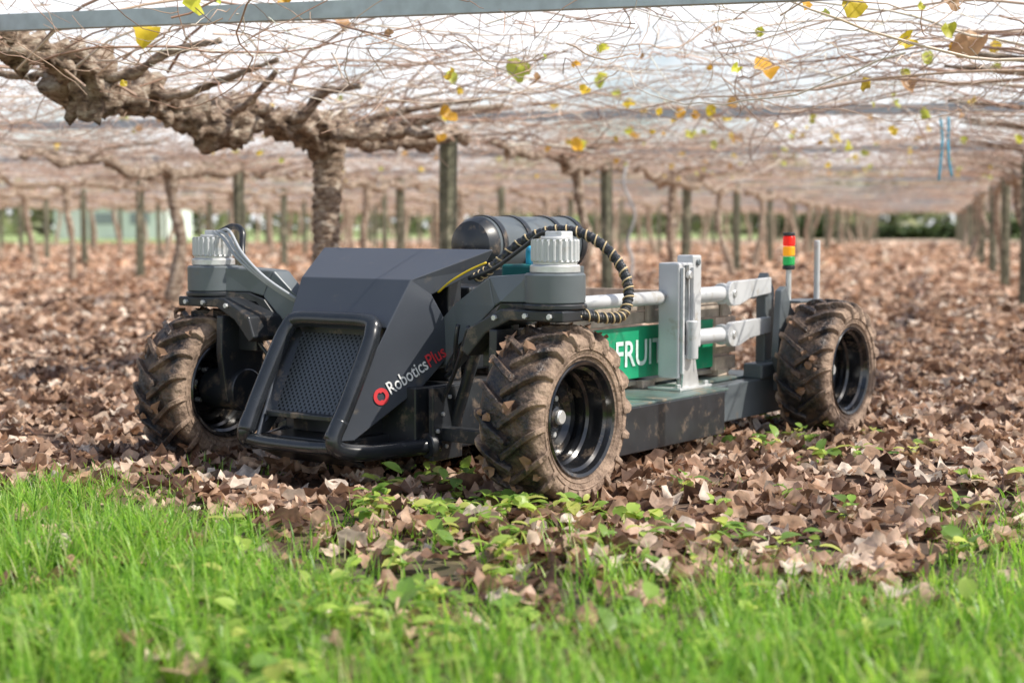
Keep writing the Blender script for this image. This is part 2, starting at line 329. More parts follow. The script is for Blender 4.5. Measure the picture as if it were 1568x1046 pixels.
def weeds():
    cx=[];cy=[]
    def add(n,mx,my,sx_,sy_):
        cx.extend(rng.normal(mx,sx_,n)); cy.extend(rng.normal(my,sy_,n))
    add(24,-.1,4.95,.25,.10); add(26,-.55,3.6,.35,.3); add(38,-.5,3.3,.45,.3); add(8,.65,4.9,.3,.25); add(12,1.2,6.35,.25,.25); add(14,.1,4.3,.35,.3); add(8,-.25,5.45,.15,.1)
    add(8,2.0,5.2,.4,.3); add(14,-1.2,3.2,.3,.3); add(8,1.1,3.2,.5,.3); add(5,1.3,7.2,.4,.3);add(5,-2.2,6.4,.4,.4); add(26,0,3.8,1.2,.45)
    cx=np.array(cx);cy=np.array(cy); T=[]
    for i in range(5):
        f=i/4; w=.30*math.sin(math.pi*min(1,f*.93+.07))**.7*(.35 if i==0 else 1)*(0.15 if i==4 else 1)
        z=.55*f-.5*f*f
        T+= [(f,-w,z+.06),(f,0,z),(f,w,z+.06)]
    T=np.array(T); F=[]
    for i in range(4):
        for j in range(2):
            a=i*3+j; F+=[(a,a+3,a+4),(a,a+4,a+1)]
    F=np.array(F); per=8; n=len(cx)*per
    px=np.repeat(cx,per)+rng.normal(0,.018,n); py=np.repeat(cy,per)+rng.normal(0,.018,n)
    R=rots(rng.uniform(0,6.28,n),rng.normal(0,.4,n),rng.uniform(0,6.28,n)); s=rng.uniform(.03,.085,n)
    V,Fo=inst(T,F,np.stack([px,py,H(px,py)+rng.uniform(.015,.08,n)],1),R,s)
    pal=np.array([[.28,.44,.08],[.42,.56,.12],[.20,.34,.07],[.56,.60,.16]]); col=pal[rng.integers(0,4,n)]*rng.uniform(.8,1.2,(n,1))
    np_mesh('weeds',V,Fo,M['weed'],np.repeat(col,len(T),0))
weeds()

# ------------------------------------------------------------------ canopy canes
def tubes_np(P,r,S):
    n,K,_=P.shape; T=np.gradient(P,axis=1); T/=np.linalg.norm(T,axis=2,keepdims=True)+1e-9
    up=np.array([.12,.07,1.]); sd=np.cross(T,up); sd/=np.linalg.norm(sd,axis=2,keepdims=True)+1e-9; u2=np.cross(sd,T)
    a=np.arange(S)*2*np.pi/S
    V=P[:,:,None,:]+r[:,:,None,None]*(np.cos(a)[None,None,:,None]*sd[:,:,None,:]+np.sin(a)[None,None,:,None]*u2[:,:,None,:])
    i=np.arange(K-1)[:,None]*S; k=np.arange(S)[None]; k2=(k+1)%S
    F=np.stack([i+k,i+k2,i+S+k2,i+S+k],-1).reshape(-1,4)
    Fo=(F[None]+(np.arange(n)*K*S)[:,None,None]).reshape(-1,4)
    return V.reshape(-1,3),Fo
def walk(s0,t0,z0,head,length,K,wig,zwig,rise):
    n=len(s0); hd=head[:,None]+np.cumsum(rng.normal(0,wig,(n,K)),1); st=(length/(K-1))[:,None]
    ds=np.sin(hd)*st; dt=np.cos(hd)*st; ds[:,0]=0;dt[:,0]=0
    s=s0[:,None]+np.cumsum(ds,1); t=t0[:,None]+np.cumsum(dt,1)
    zz=np.cumsum(np.cumsum(rng.normal(0,zwig,(n,K)),1)*.5,1); zz-=zz[:,:1]; zz-=np.linspace(0,1,K)[None]*zz[:,-1:]*.7
    d=np.linspace(0,1,K)[None]*length[:,None]; z=z0[:,None]+rise[:,None]*(1-np.exp(-d*3.5))+zz
    return np.stack([OX+rX*s+cX*t,OY+rY*s+cY*t,z],-1)
CP=np.array([[.66,.48,.37],[.57,.38,.28],[.78,.63,.51],[.34,.20,.14],[.68,.49,.37],[.86,.77,.66],[.46,.28,.20]])
YC=5.9
def canopy():
    VV=[];FF=[];CC=[];off=0
    def add(P,r0,r1,S):
        nonlocal off
        if len(P)==0: return
        K=P.shape[1]; r=r0[:,None]*(1-np.linspace(0,1,K)[None]*(1-r1)); V,F=tubes_np(P,r,S)
        col=CP[rng.integers(0,len(CP),len(P))]*rng.uniform(.75,1.2,(len(P),1)); VV.append(V);FF.append(F+off);CC.append(np.repeat(col,K*S,0)); off+=len(V)
    for k in range(-6,4):
        for (a,b,dens,dr,K,S,rs) in [(-5.2,14,4.8,5.2,16,5,1.05),(14,40,2.6,2.2,10,4,1.2),(40,92,2.0,1.4,7,3,1.8)]:
            if k<-3 and a<14: continue
            n=int((b-a)*dens*2); s0=rng.uniform(a,b,n); sg=np.where(rng.random(n)<.5,0,math.pi)
            P=walk(s0,ROW*k+rng.normal(0,.06,n),rng.uniform(1.6,1.78,n),sg+rng.normal(0,.3,n),rng.uniform(1.5,3.0,n),K,.18,.025,rng.uniform(.05,.28,n))
            P=P[P[:,:,1].min(1)>YC]; add(P,rng.uniform(.0045,.009,len(P))*rs,.45,S)
            n=int((b-a)*ROW*dr*.75); P=walk(rng.uniform(a,b,n),ROW*k+rng.uniform(-ROW/2,ROW/2,n),rng.uniform(1.68,2.0,n),rng.choice([0,math.pi],n)+rng.normal(0,.75,n),rng.uniform(.5,1.9,n),K,.34,.04,rng.uniform(-.14,.1,n))
            P=P[P[:,:,1].min(1)>YC]; add(P,rng.uniform(.0025,.0055,len(P))*rs,.4,S)
        if k<-3: continue
        n=3400 if abs(k)<2 else 1000; P=walk(rng.uniform(-4.6,16,n),ROW*k+rng.uniform(-ROW/2,ROW/2,n),rng.uniform(1.64,2.0,n),rng.uniform(0,6.28,n),rng.uniform(.12,.5,n),7,.45,.035,rng.normal(-.02,.17,n))
        P=P[P[:,:,1].min(1)>YC]; add(P,rng.uniform(.0016,.0034,len(P)),.5,3)
    np_mesh('vine_canopy',np.concatenate(VV),np.concatenate(FF),M['cane'],np.concatenate(CC))
canopy()
def hang():
    known=[(-1.59,6.8,1.80),(-.414,9.6,1.62),(-.49,10.6,1.53),(.52,12.4,1.57),(1.3,8.0,1.74),(2.77,10.4,1.68),(1.32,6.1,1.81),(2.2,8.7,1.74),(.045,8.2,1.75),(-1.22,6.1,1.84),(1.9,6.8,1.8),(2.1,7.2,1.79),(1.75,6.2,1.82)]
    x=[p[0] for p in known];y=[p[1] for p in known];z=[p[2] for p in known]
    n=340; yy=rng.uniform(6.5,24,n); xx=rng.uniform(-.35,.36,n)*yy; m=rng.random(n)<(.35+.65*(xx>0)); x=np.array(x+list(xx[m]));y=np.array(y+list(yy[m]));z=np.array(z+list(rng.uniform(1.6,1.95,m.sum())))
    sz=np.array([.078]*len(known)+[.045]*int(m.sum()))
    pal=np.array([[.80,.62,.05],[.66,.66,.07],[.82,.46,.05],[.52,.32,.17],[.80,.58,.06],[.55,.60,.10]])
    leaves_at('hanging_leaves',x,y,sz,2,12,.35,.01,M['weed'],pal=pal,z=z,tmin=1.0)
hang()

# ------------------------------------------------------------------ vines, posts, beams, wires
def vine_geo(x,y,seed,r=.075,near=True,h=1.62,leaders=True,big=False):
    rd=random.Random(seed); parts=[]; sides=14 if near else 6; sm=8 if near else 3
    if big: sides=36; sm=30
    lx,ly=rd.uniform(-.3,.3),rd.uniform(-.3,.3)
    if big: lx,ly=.01,0
    a=rd.uniform(-.14,.14); b=rd.uniform(-.1,.1)
    if big: a,b=-.02,0
    pts=[(x-lx,y-ly,-.05),(x-lx*.8+a*.5,y-ly*.8,.3),(x-lx*.3+a,y-ly*.4+b,.8),(x+a*.3,y+b,1.2),(x,y,h)]
    P=catmull(pts,sm); n=len(P); R=[r*(1.25-.45*min(1,i/n*2.2)+(.55*max(0,(i/n-.72)/.28)**2)) for i in range(n)]
    if big: R=[q*1.28 for q in R]
    parts.append(tubegeo(P,R,sides,rough=.2 if not big else .12,rs=9,band=.0 if not big else .075,seed=seed%17))
    if leaders:
        for sg in (-1,1):
            if big and sg==-1: continue
            pts=[];L=3.1; m=11
            for i in range(m):
                f=i/(m-1); s=sg*L*f; px=x+rX*s+rd.uniform(-.10,.10)*(i>0); py=y+rY*s+rd.uniform(-.05,.05); pz=h-.04+.10*f+rd.uniform(-.07,.06)*(i>0); pts.append((px,py,pz))
            P=catmull(pts,sm if not near else 6); n=len(P); R=[r*(1.0-.5*i/n)*.9 for i in range(n)]
            parts.append(tubegeo(P,R,max(5,min(sides,16)-4),rough=.4 if near else .15,rs=10,seed=seed%13))
        for q in range(7 if near else 0):
            s=rd.uniform(-2.6,2.6); sg=rd.choice((-1,1)); px,py=x+rX*s,y+rY*s
            if big and s<0: continue
            pts=[(px,py,h),(px+cX*sg*.15,py+cY*sg*.15,h+.08),(px+cX*sg*.4+rd.uniform(-.1,.1),py+cY*sg*.4,h+.14),(px+cX*sg*.9,py+cY*sg*.9+rd.uniform(-.2,.2),h+.2)]
            P=catmull(pts,5); n=len(P); parts.append(tubegeo(P,[r*.42*(1-.6*i/n) for i in range(n)],7,rough=.3,rs=12,seed=q))
    if big:
        main=[(x,y,1.55),(-1.41,9.7,1.58),(-1.60,9.4,1.62),(-1.73,9.15,1.50),(-1.80,8.9,1.57),(-1.93,8.7,1.61),(-2.0,8.4,1.665),(-2.08,8.15,1.60),(-2.16,7.95,1.66),(-2.15,7.6,1.76),(-2.28,7.2,1.78),(-2.4,6.7,1.84)]
        P=catmull(main,12); n=len(P)
        R=[(.092-.028*i/n)*(1+.32*math.sin(i*.46)*math.sin(i*.19+1))+.058*math.exp(-((i-99)/7)**2)+.03*math.exp(-((i-36)/6)**2) for i in range(n)]
        parts.append(tubegeo(P,R,30,rough=.65,rs=13,seed=3))
        for st,en,rr in [((-1.45,9.65,1.6),(-.9,9.3,1.78),.05),((-1.3,10,1.62),(-.70,10.2,1.56),.08),((-1.73,9.15,1.56),(-1.3,8.6,1.8),.035),((-2.0,8.4,1.68),(-1.2,8.0,1.8),.03),((-2.14,7.9,1.7),(-1.4,7.5,1.84),.032),((-2.14,7.9,1.7),(-2.9,8.2,1.78),.03),((-1.82,8.9,1.6),(-2.7,9.2,1.75),.035),((-1.0,10.6,1.62),(-.50,10.0,1.53),.065),((-1.1,10.3,1.63),(-1.75,10.5,1.66),.07),((-1.2,10.2,1.5),(-1.6,10.0,1.62),.075)]:
            st=Vector(st);en=Vector(en); md=(st+en)/2+Vector((rd.uniform(-.06,.06),rd.uniform(-.06,.06),rd.uniform(-.06,.08))); q=(st+md)/2+Vector((rd.uniform(-.05,.05),0,rd.uniform(-.05,.05)))
            P=catmull([st,q,md,en],8); n=len(P); parts.append(tubegeo(P,[rr*(1-.6*i/n) for i in range(n)],12,rough=.5,rs=14,seed=5))
    return join_geo(parts)
def post_geo(x,y,seed,w=.065,h=1.78,far=False):
    rd=random.Random(seed); lx,ly=rd.uniform(-.03,.03),rd.uniform(-.03,.03); n=8
    P=[Vector((x-lx*(1-i/4),y-ly*(1-i/4),-.05+(h+.05)*i/4)) for i in range(5)]
    return tubegeo(P,w,n if not far else 4,rough=.03,rs=6,seed=seed%9)
far=[]
for k in range(-6,4):
    for nidx in range(-1,15):
        s=.0+BAY*nidx+(0 if (k==0 and nidx==0) else .3+random.uniform(-.5,.5)); t=ROW*k+ (0 if (k==0 and nidx==0) else random.uniform(-.12,.12))
        x,y=W(s,t); d=y
        if k<-3 and s<14: continue
        if y>4.6 and not (k==0 and nidx==-1) and not(k==1 and nidx==-1):
            if y<42:
                big=(k==0 and nidx==0); V,F=vine_geo(x,y,k*31+nidx*7+500,r=.088 if big else random.uniform(.060,.085),near=y<26,big=big); mk('kiwifruit_vine',V,F,M['bark'],smooth=True)
            else: far.append((vine_geo(x,y,k*31+nidx*7+500,r=.085,near=False),0))
        sp=2.6+BAY*(nidx); x,y=W(sp,ROW*k)
        if y>5.5 and not(k==1 and nidx==-1) and not(k==0 and nidx==-1):
            if y<42: V,F=post_geo(x,y,k*11+nidx,w=.074); mk('wooden_post',V,F,M['post'],smooth=False)
            else: far.append((post_geo(x,y,k*11+nidx,far=True,w=.08),1))
V,F=join_geo([p for p,q in far if q==0]); mk('distant_vine_rows',V,F,M['bark'],smooth=True)
V,F=join_geo([p for p,q in far if q==1]); mk('distant_post_rows',V,F,M['post'])
for nidx in range(-1,14):
    sp=2.6+BAY*nidx; z0=1.80
    a=W(sp,-ROW*(3.4 if nidx<2 else 6.3)); b_=W(sp,ROW*3.4)
    A=Vector((*a,z0));B=Vector((*b_,z0)); r=Vector((rX,rY,0)); prof=[(0,0),(.05,0),(.05,.008),(.008,.008),(.008,.062),(.05,.062),(.05,.07),(0,.07)]
    poly=[A+r*(p*1.0-.03)+Vector((0,0,q)) for p,q in prof]
    prism('pergola_beam',poly,B-A,M['steel'],bevel=0)
parts=[]
for k in range(-3,4):
    for j in range(6):
        t=ROW*k+(j-2.5)*.8; P=[Vector((*W(s,t),1.865+.01*math.sin(s))) for s in (-4.4,0,6,14,30,60,90)]
        parts.append(tubegeo(P,.0022,4))
V,F=join_geo(parts); mk('pergola_wires',V,F,M['wire'])
tube('irrigation_hose',[(1.42,19,1.75),(1.36,18.9,1.45),(1.5,18.95,1.1),(1.42,19,.75),(1.48,19,.5),(1.40,19,.0)],.018,M['white'],sides=8)
tube('blue_twine',[(3.30,12,1.80),(3.32,12,1.6),(3.30,12,1.30)],.009,M['blue'],sides=6)
tube('blue_twine',[(3.38,12.05,1.80),(3.37,12,1.5),(3.40,12,1.33)],.009,M['blue'],sides=6)

# ------------------------------------------------------------------ far surroundings
def leafmass(name,boxes,n,size,pal):
    P=[]
    for (c,ax,hl,th,h) in boxes:
        m=int(n/len(boxes)); a=rng.uniform(-1,1,m)*hl; b2=rng.normal(0,.45,m)*th; hh=h*(.75+.25*np.sin(a*.35)*np.cos(a*.13+1)); z=rng.uniform(0,1,m)**.8*hh
        axn=np.array([-ax[1],ax[0]]); P.append(np.stack([c[0]+ax[0]*a+axn[0]*b2,c[1]+ax[1]*a+axn[1]*b2,z],1))
    P=np.concatenate(P); m=len(P); T,F=leaf_tpl(5,.8,1,6); R=rots(rng.uniform(0,6.28,m),rng.uniform(0,1.5,m),rng.uniform(0,6.28,m)); V,Fo=inst(T,F,P,R,size*rng.uniform(.6,1.4,m))
    cl=.75+.5*np.sin(P[:,0]*.9+2*np.sin(P[:,2]*1.3))[:,None]*.5
    col=pal[rng.integers(0,len(pal),m)]*cl; np_mesh(name,V,Fo,M['hedge'],np.repeat(col,len(T),0))
hx,hy=W(99,6); leafmass('hedge',[((hx,hy),(cX,cY),14,.8,1.5)],6000,.22,np.array([[.08,.13,.05],[.11,.16,.05],[.06,.09,.03]]))
leafmass('shelterbelt_trees',[((-40,150),(1,.1),75,3,8),((60,160),(1,-.1),60,3,8),((-75,90),(.3,1),60,3,7)],22000,.7,np.array([[.52,.56,.32],[.62,.62,.40],[.42,.48,.28],[.68,.64,.48]]))  # leaf colours paled so distance haze is painted into them
sh=bpy.data.objects.new('farm_shed',None); COL.objects.link(sh); sh.location=(-28,112,0); sh.rotation_euler=(0,0,math.radians(-8))
wl=simple('shed_wall',(.74,.80,.78),.6,0,.05,2); rf=simple('shed_roof',(.7,.74,.75),.4,.1,.1,2); dk=simple('shed_window',(.3,.33,.37),.2)
box('walls',(-4,-3,0),(4,3,2.3),wl,sh,.02)
prism('roof',[(-4.2,-3.3,2.3),(-4.2,3.3,2.3),(-4.2,0,3.2)],(8.4,0,0),rf,sh,.02)
box('door',(-3.3,-3.06,0),(-2.0,-3.0,2.0),simple('shed_door',(.85,.87,.88),.5),sh,.01)
box('window',(-1,-3.05,1.0),(.4,-3.0,1.8),dk,sh,.01); box('window_2',(1.6,-3.05,1.0),(3.0,-3.0,1.8),dk,sh,.01)

# ------------------------------------------------------------------ robot
rob=bpy.data.objects.new('agricultural_robot',None); COL.objects.link(rob); rob.location=(-.59,5.79,0); rob.rotation_euler=(0,0,math.radians(-36.4))
def tyre(name,x,y,rx=0,stuck=0):
    e=bpy.data.objects.new(name,None); COL.objects.link(e); e.parent=rob; e.location=(x,y,.302); e.scale=(1.05,1.05,1.05); e.rotation_euler=(rx,0,0)
    prof=[(-.095,.183),(-.106,.19),(-.116,.215),(-.119,.238),(-.112,.258),(-.095,.272),(-.05,.279),(0,.281),(.05,.279),(.095,.272),(.112,.258),(.119,.238),(.116,.215),(.106,.19),(.095,.183)]
    revolve('tyre',prof,(1,0,0),(0,0,0),M['tyre'],e,72,closed=True)
    V=[];F=[]; n=18
    st=[(-.012,.272,.3035,0),(.03,.272,.3045,.09),(.07,.268,.301,.19),(.098,.262,.292,.26),(.114,.25,.278,.30),(.123,.228,.250,.325)]
    for sg in (-1,1):
        for i in range(n):
            th=2*math.pi*(i+(.5 if sg>0 else 0))/n; o=len(V)
            for j,(a,rb,rt,dt) in enumerate(st):
                t=th+dt; wb=.062-.003*j; wt=.040-.001*j; jit=random.uniform(-.0025,.0025)
                for r,w_ in ((rb,wb),(rt+jit,wt)):
                    for q in (-1,1):
                        aa=t+q*w_*.95; xx=a*sg if r==rb or j<4 else (a+.006)*sg; V.append(Vector((xx,math.sin(aa)*r,math.cos(aa)*r)))
            m=len(st)
            for j in range(m-1):
                A=o+4*j;B=A+4; F+=[(A+2,A+3,B+3,B+2),(A,A+2,B+2,B),(A+1,A+3,B+3,B+1)]
            F+=[(o,o+1,o+3,o+2),(o+4*m-4,o+4*m-3,o+4*m-1,o+4*m-2)]
    mk('tread_lugs',V,F,M['tyre'],e,bevel=.003)
    for sg in (-1,1):
        for rr,xx in ((.205,.1125),(.226,.118)):
            revolve('sidewall_rib',[(xx*sg,rr-.003),((xx+.003)*sg,rr),(xx*sg,rr+.003)],(1,0,0),(0,0,0),M['tyre'],e,64,closed=True)
    revolve('rim',[(.098,.184),(.108,.190),(.113,.186),(.108,.176),(.09,.170),(.082,.160),(.03,.157),(.022,.148),(-.02,.145),(-.03,.150),(-.09,.165),(-.108,.176),(-.113,.186),(-.108,.190),(-.098,.184)],(1,0,0),(0,0,0),M['rim'],e,64,caps=False)
    revolve('wheel_disc',[(-.02,.146),(-.012,.135),(-.012,.11),(-.03,.095),(-.034,.075),(-.034,.045),(-.03,.04),(.012,.036),(.016,.028),(.016,0.0001)],(1,0,0),(0,0,0),M['rim'],e,48,caps=False)
    cyl('hub_cap',(.012,0,0),(.03,0,0),.024,M['silver'],e,24)
    for i in range(5):
        a=2*math.pi*i/5+.4; cyl('wheel_nut',(-.034,.062*math.sin(a),.062*math.cos(a)),(-.008,.062*math.sin(a),.062*math.cos(a)),.0105,M['silver'],e,6,.002)
    rd=random.Random(stuck); V=[];F=[]
    for i in range(stuck): # leaves and clods caught in the tread
        T,f=leaf_tpl(200+i,1.0,1,7); a=rd.uniform(-2.4,.9); r=.288+rd.uniform(0,.012); xx=rd.uniform(-.1,.11); s=rd.uniform(.012,.036); n_=Vector((0,math.sin(a),math.cos(a))); t1=Vector((math.cos(rd.uniform(0,6)),.3,.2)).cross(n_).normalized(); t2=n_.cross(t1); o=len(V)
        for p in T: V.append(Vector((xx,0,0))+n_*(r+p[2]*s)+t1*p[0]*s+t2*p[1]*s)
        F+=[tuple(int(q)+o for q in g) for g in f]
    if V: mk('stuck_leaves',V,F,M['stuck'],e)
    return e
tyre('front_wheel_near',.915,0,0,26); tyre('front_wheel_far',-.80,0,math.radians(23),26); tyre('rear_wheel_near',.915,2.17,math.radians(11),12); tyre('rear_wheel_far',-.80,2.17,0,0)

def pv(u,z): return .274+.377*u-.07*(z-.757)
A=(-.43,.293,.866);B=(.43,.293,.866);C=(.274,0,.757);D=(-.274,0,.757)
def fu(z): return -(0.757-z)*.6
zc=.585
E=(pv(fu(zc),zc),fu(zc),zc); E2=(-E[0],E[1],zc)
S1=(pv(.08,.70),.08,.70); S2=(pv(.175,.515),.175,.515); S3=(pv(.10,.44),.10,.44); S4=(pv(.03,.373),.03,.373); S5=(pv(-.25,.19),-.25,.19); S6=(pv(fu(.19),.19),fu(.19),.19); N1=(.40,.27,.79)
ref=lambda p:(-p[0],p[1],p[2])
V=[A,B,C,D,E,E2,S1,S2,S3,S4,S5,S6,N1]+[ref(p) for p in (S1,S2,S3,S4,S5,S6,N1)]
F=[(3,2,1,0),(3,5,4,2),(2,4,11,10,9,8,7,6),(3,13,14,15,16,17,18,5),(2,6,12,1),(3,0,19,13)]
hood=mk('hood',V,F,M['hood'],rob); so=hood.modifiers.new('sol','SOLIDIFY'); so.thickness=.012; so.offset=-1; bv=hood.modifiers.new('bev','BEVEL'); bv.width=.009; bv.segments=3; bv.limit_method='ANGLE'; bv.angle_limit=math.radians(20)
def fp(x,z,d): return (x,fu(z)+d*.857,z)
mk('grille_surround',[fp(-.235,.60,.012),fp(.235,.60,.012),fp(.19,.55,.05),fp(-.19,.55,.05),fp(-.205,.19,.012),fp(.205,.19,.012),fp(.17,.275,.05),fp(-.17,.275,.05)],[(0,1,2,3),(1,5,6,2),(0,3,7,4)],M['black'],rob)
mk('grille',[fp(-.195,.56,.048),fp(.195,.56,.048),fp(.172,.27,.048),fp(-.172,.27,.048)],[(0,1,2,3)],M['grille'],rob)
box('grille_lip',(-.18,fu(.27)+.0,.255),(.18,fu(.27)+.06,.275),M['black'],rob)
box('undertray',(-.2,-.30,.13),(.2,.0,.19),M['black'],rob)
box('radiator_core',(-.17,-.16,.19),(.17,-.02,.30),M['black'],rob)
def bar_pt(x,z,out=.028): return (x,fu(z)-out*.857,z+out*.3)
bp_=[bar_pt(-.212,.19),bar_pt(-.222,.30),bar_pt(-.221,.49),bar_pt(-.212,.56),bar_pt(-.18,.594),bar_pt(0,.598),bar_pt(.18,.594),bar_pt(.212,.56),bar_pt(.221,.49),bar_pt(.222,.30),bar_pt(.212,.19)]
tube('bull_bar',bp_,.031,M['bar'],rob,20,7)
for sg in (-1,1):
    tube('bull_bar_return',[bar_pt(.222*sg,.26),bar_pt(.220*sg,.20),(.228*sg,-.340,.168),(.262*sg,-.25,.150),(.31*sg,-.10,.150),(.37*sg,.04,.155)],.030,M['bar'],rob,20,7)
    cyl('bar_flange',(.352*sg,-.01,.155),(.36*sg,.02,.155),.047,M['black'],rob,24)
tube('lower_cross_bar',[(-.222,-.350,.175),(-.1,-.355,.168),(.1,-.355,.168),(.222,-.350,.175)],.024,M['bar'],rob,16,4)
prism('skid_plate',[(-.21,-.35,.165),(.21,-.35,.165),(.22,-.2,.10),(-.22,-.2,.10)],(0,.02,-.02),M['black'],rob)
box('front_chassis_box',(-.33,-.04,.12),(.33,.60,.37),M['black'],rob,.008)
box('hood_back',(-.29,.20,.37),(.29,.28,.80),M['black'],rob,.008)
for sg in (-1,1):
    box('side_plate',(.375*sg-.012,-.01,.10),(.375*sg+.012,.16,.37),M['black'],rob)
    for (uu,zz) in ((.01,.15),(.01,.21),(.04,.27),(.06,.15),(.08,.33)): cyl('plate_bolt',(.387*sg,uu,zz),(.397*sg,uu,zz),.008,M['silver'],rob,6,.001)
    box('lower_link',(min(.38*sg,.60*sg),.04,.17),(max(.38*sg,.60*sg),.10,.22),M['black'],rob)
    cyl('spring_strut',(.38*sg,.12,.22),(.50*sg,.12,.55),.022,M['black'],rob,20)
    tube('hydraulic_line',[(.36*sg,.10,.40),(.42*sg,.07,.44),(.46*sg,.03,.54),(.47*sg,.03,.60)],.009,M['black'],rob,8)
    tube('hydraulic_line_b',[(.37*sg,.05,.30),(.43*sg,.03,.38),(.50*sg,.0,.48),(.58*sg,-.05,.60)],.008,M['black'],rob,8)
def arm_u(v): return float(np.interp(abs(v),[.28,.41,.63,.72,1],[.14,.10,-.005,-.055,-.055]))
def armprism(name,poly,sg,du,depth,mat,bev):
    n=len(poly); V=[Vector((v*sg,arm_u(v)+du,z)) for v,z in poly]+[Vector((v*sg,arm_u(v)*.5+depth,z)) for v,z in poly]
    F=[tuple(range(n)),tuple(range(2*n-1,n-1,-1))]+[(i,(i+1)%n,(i+1)%n+n,i+n) for i in range(n)]
    o=mk(name,V,F,mat,rob,bevel=bev); o.modifiers.new('tri','TRIANGULATE'); return o
for sg,hv,wv in ((1,.915,.915),(-1,-.765,-.80)):
    a=abs(hv); q=a-.905
    armprism('steering_arm',[(.40,.672),(.30,.60),(.28,.42),(.34,.44),(.41,.515),(.67+q,.672),(.63+q,.776)],sg,0,.12,M['grey'],.006)
    armprism('steering_arm_head',[(.84+q,.792),(.631+q,.7765),(.669+q,.6735),(.72+q,.69),(.84+q,.692)],sg,-.002,.118,M['grey'],.006)
    armprism('arm_edge_plate',[(.84+q,.690),(.72+q,.688),(.66+q,.660),(.42,.505),(.34,.43),(.34,.415),(.43,.485),(.69+q,.650),(.84+q,.670)],sg,-.008,.13,M['black'],.003)
    cyl('steering_housing',(hv,0,.69),(hv,0,.793),.104,M['grey'],rob,48,.006)
    cyl('housing_base_ring',(hv,0,.672),(hv,0,.69),.110,M['black'],rob,48)
    cyl('gearbox_flange',(hv,0,.793),(hv,0,.822),.086,M['silver'],rob,48,.005)
    cyl('gearbox_neck',(hv,0,.822),(hv,0,.832),.076,M['silver'],rob,48,.003)
    V=[];F=[]
    for z in (.832,.838,.902,.908):
        for k in range(96):
            t=2*math.pi*k/96; r=.083-(.007 if (k//2)%2 and z in(.838,.902) else 0)-(.004 if z in(.832,.908) else 0); V.append(Vector((hv+r*math.cos(t),r*math.sin(t),z)))
    for i in range(3):
        for k in range(96): F.append((i*96+k,i*96+(k+1)%96,(i+1)*96+(k+1)%96,(i+1)*96+k))
    F.append(tuple(range(96)));F.append(tuple(288+k for k in range(96)))
    mk('steering_motor',V,F,M['white'],rob)
    cyl('motor_cap',(hv,0,.908),(hv,0,.918),.05,M['silver'],rob,32)
    box('motor_connector',(hv-.03,-.02,.905),(hv+.04,.05,.935),M['white'],rob,.005)
    s=sg
    prism('fork_crown',[(hv+.10*s,-.10,.632),(hv+.10*s,-.10,.670),(hv-.16*s,-.10,.670),(hv-.30*s,-.10,.60),(hv-.33*s,-.10,.52),(hv-.30*s,-.10,.50),(hv-.22*s,-.10,.585),(hv-.12*s,-.10,.632)],(0,.20,0),M['black'],rob,.006)
    for zz,off in ((.65,.05),(.65,-.05),(.64,-.18)): cyl('crown_bolt',(hv+off*s,-.112,zz),(hv+off*s,-.099,zz),.010,M['silver'],rob,6,.001)
    lx=wv-.165*s
    prism('fork_leg',[(lx,-.11,.60),(lx,.11,.60),(lx,.115,.45),(lx,.085,.26),(lx,.04,.22),(lx,-.04,.22),(lx,-.085,.26),(lx,-.115,.45)],(-.035*s,0,0),M['black'],rob,.006)
    box('fork_gusset',(min(lx-.13*s,lx),-.02,.46),(max(lx-.13*s,lx),.02,.62),M['black'],rob)
    cyl('wheel_motor',(lx-.06*s,0,.30),(wv-.03*s,0,.30),.085,M['black'],rob,32)
path=[(.42,.20,.76),(.502,.197,.804),(.618,.22,.896),(.758,.225,.937),(.891,.236,.918),(.996,.251,.841),(1.06,.236,.74),(1.073,.184,.652),(1.056,.109,.64),(1.0,.02,.655)]
P=catmull(path,26); R=[.0185 if (i//2)%2 else .016 for i in range(len(P))]
V,F=tubegeo(P,R,14); mk('corrugated_conduit',V,F,M['black'],rob,smooth=False)
hel=[]
Pf=catmull(path,70); Ff=frames(Pf)
for i,p in enumerate(Pf):
    a=i*.30; hel.append(p+(Ff[i][1]*math.cos(a)+Ff[i][2]*math.sin(a))*.018)
V,F=tubegeo(hel,.0032,5); mk('conduit_spiral_wrap',V,F,M['tan'],rob,smooth=True)
tube('conduit_far',[(-.75,.02,.925),(-.70,.05,.95),(-.64,.04,.93),(-.62,.02,.87),(-.60,0,.82)],.013,M['black'],rob)
for i in range(3):
    d=.016*i; tube('cable',[(-.74+d,-.02,.93),(-.66+d,-.04,.90+d),(-.58+d,-.05,.83+d*.5),(-.48+d,-.03,.755),(-.38+d,.02,.68),(-.30,.10,.62)],.0065,M['cable'],rob,8)
tube('cable_yellow',[(.50,.16,.82),(.44,.13,.79),(.38,.10,.75),(.33,.09,.71)],.004,M['yellowc'],rob,8)
tube('cable_near',[(.88,.07,.90),(.80,.10,.93),(.70,.12,.88),(.55,.14,.80),(.42,.16,.76)],.008,M['black'],rob,8)

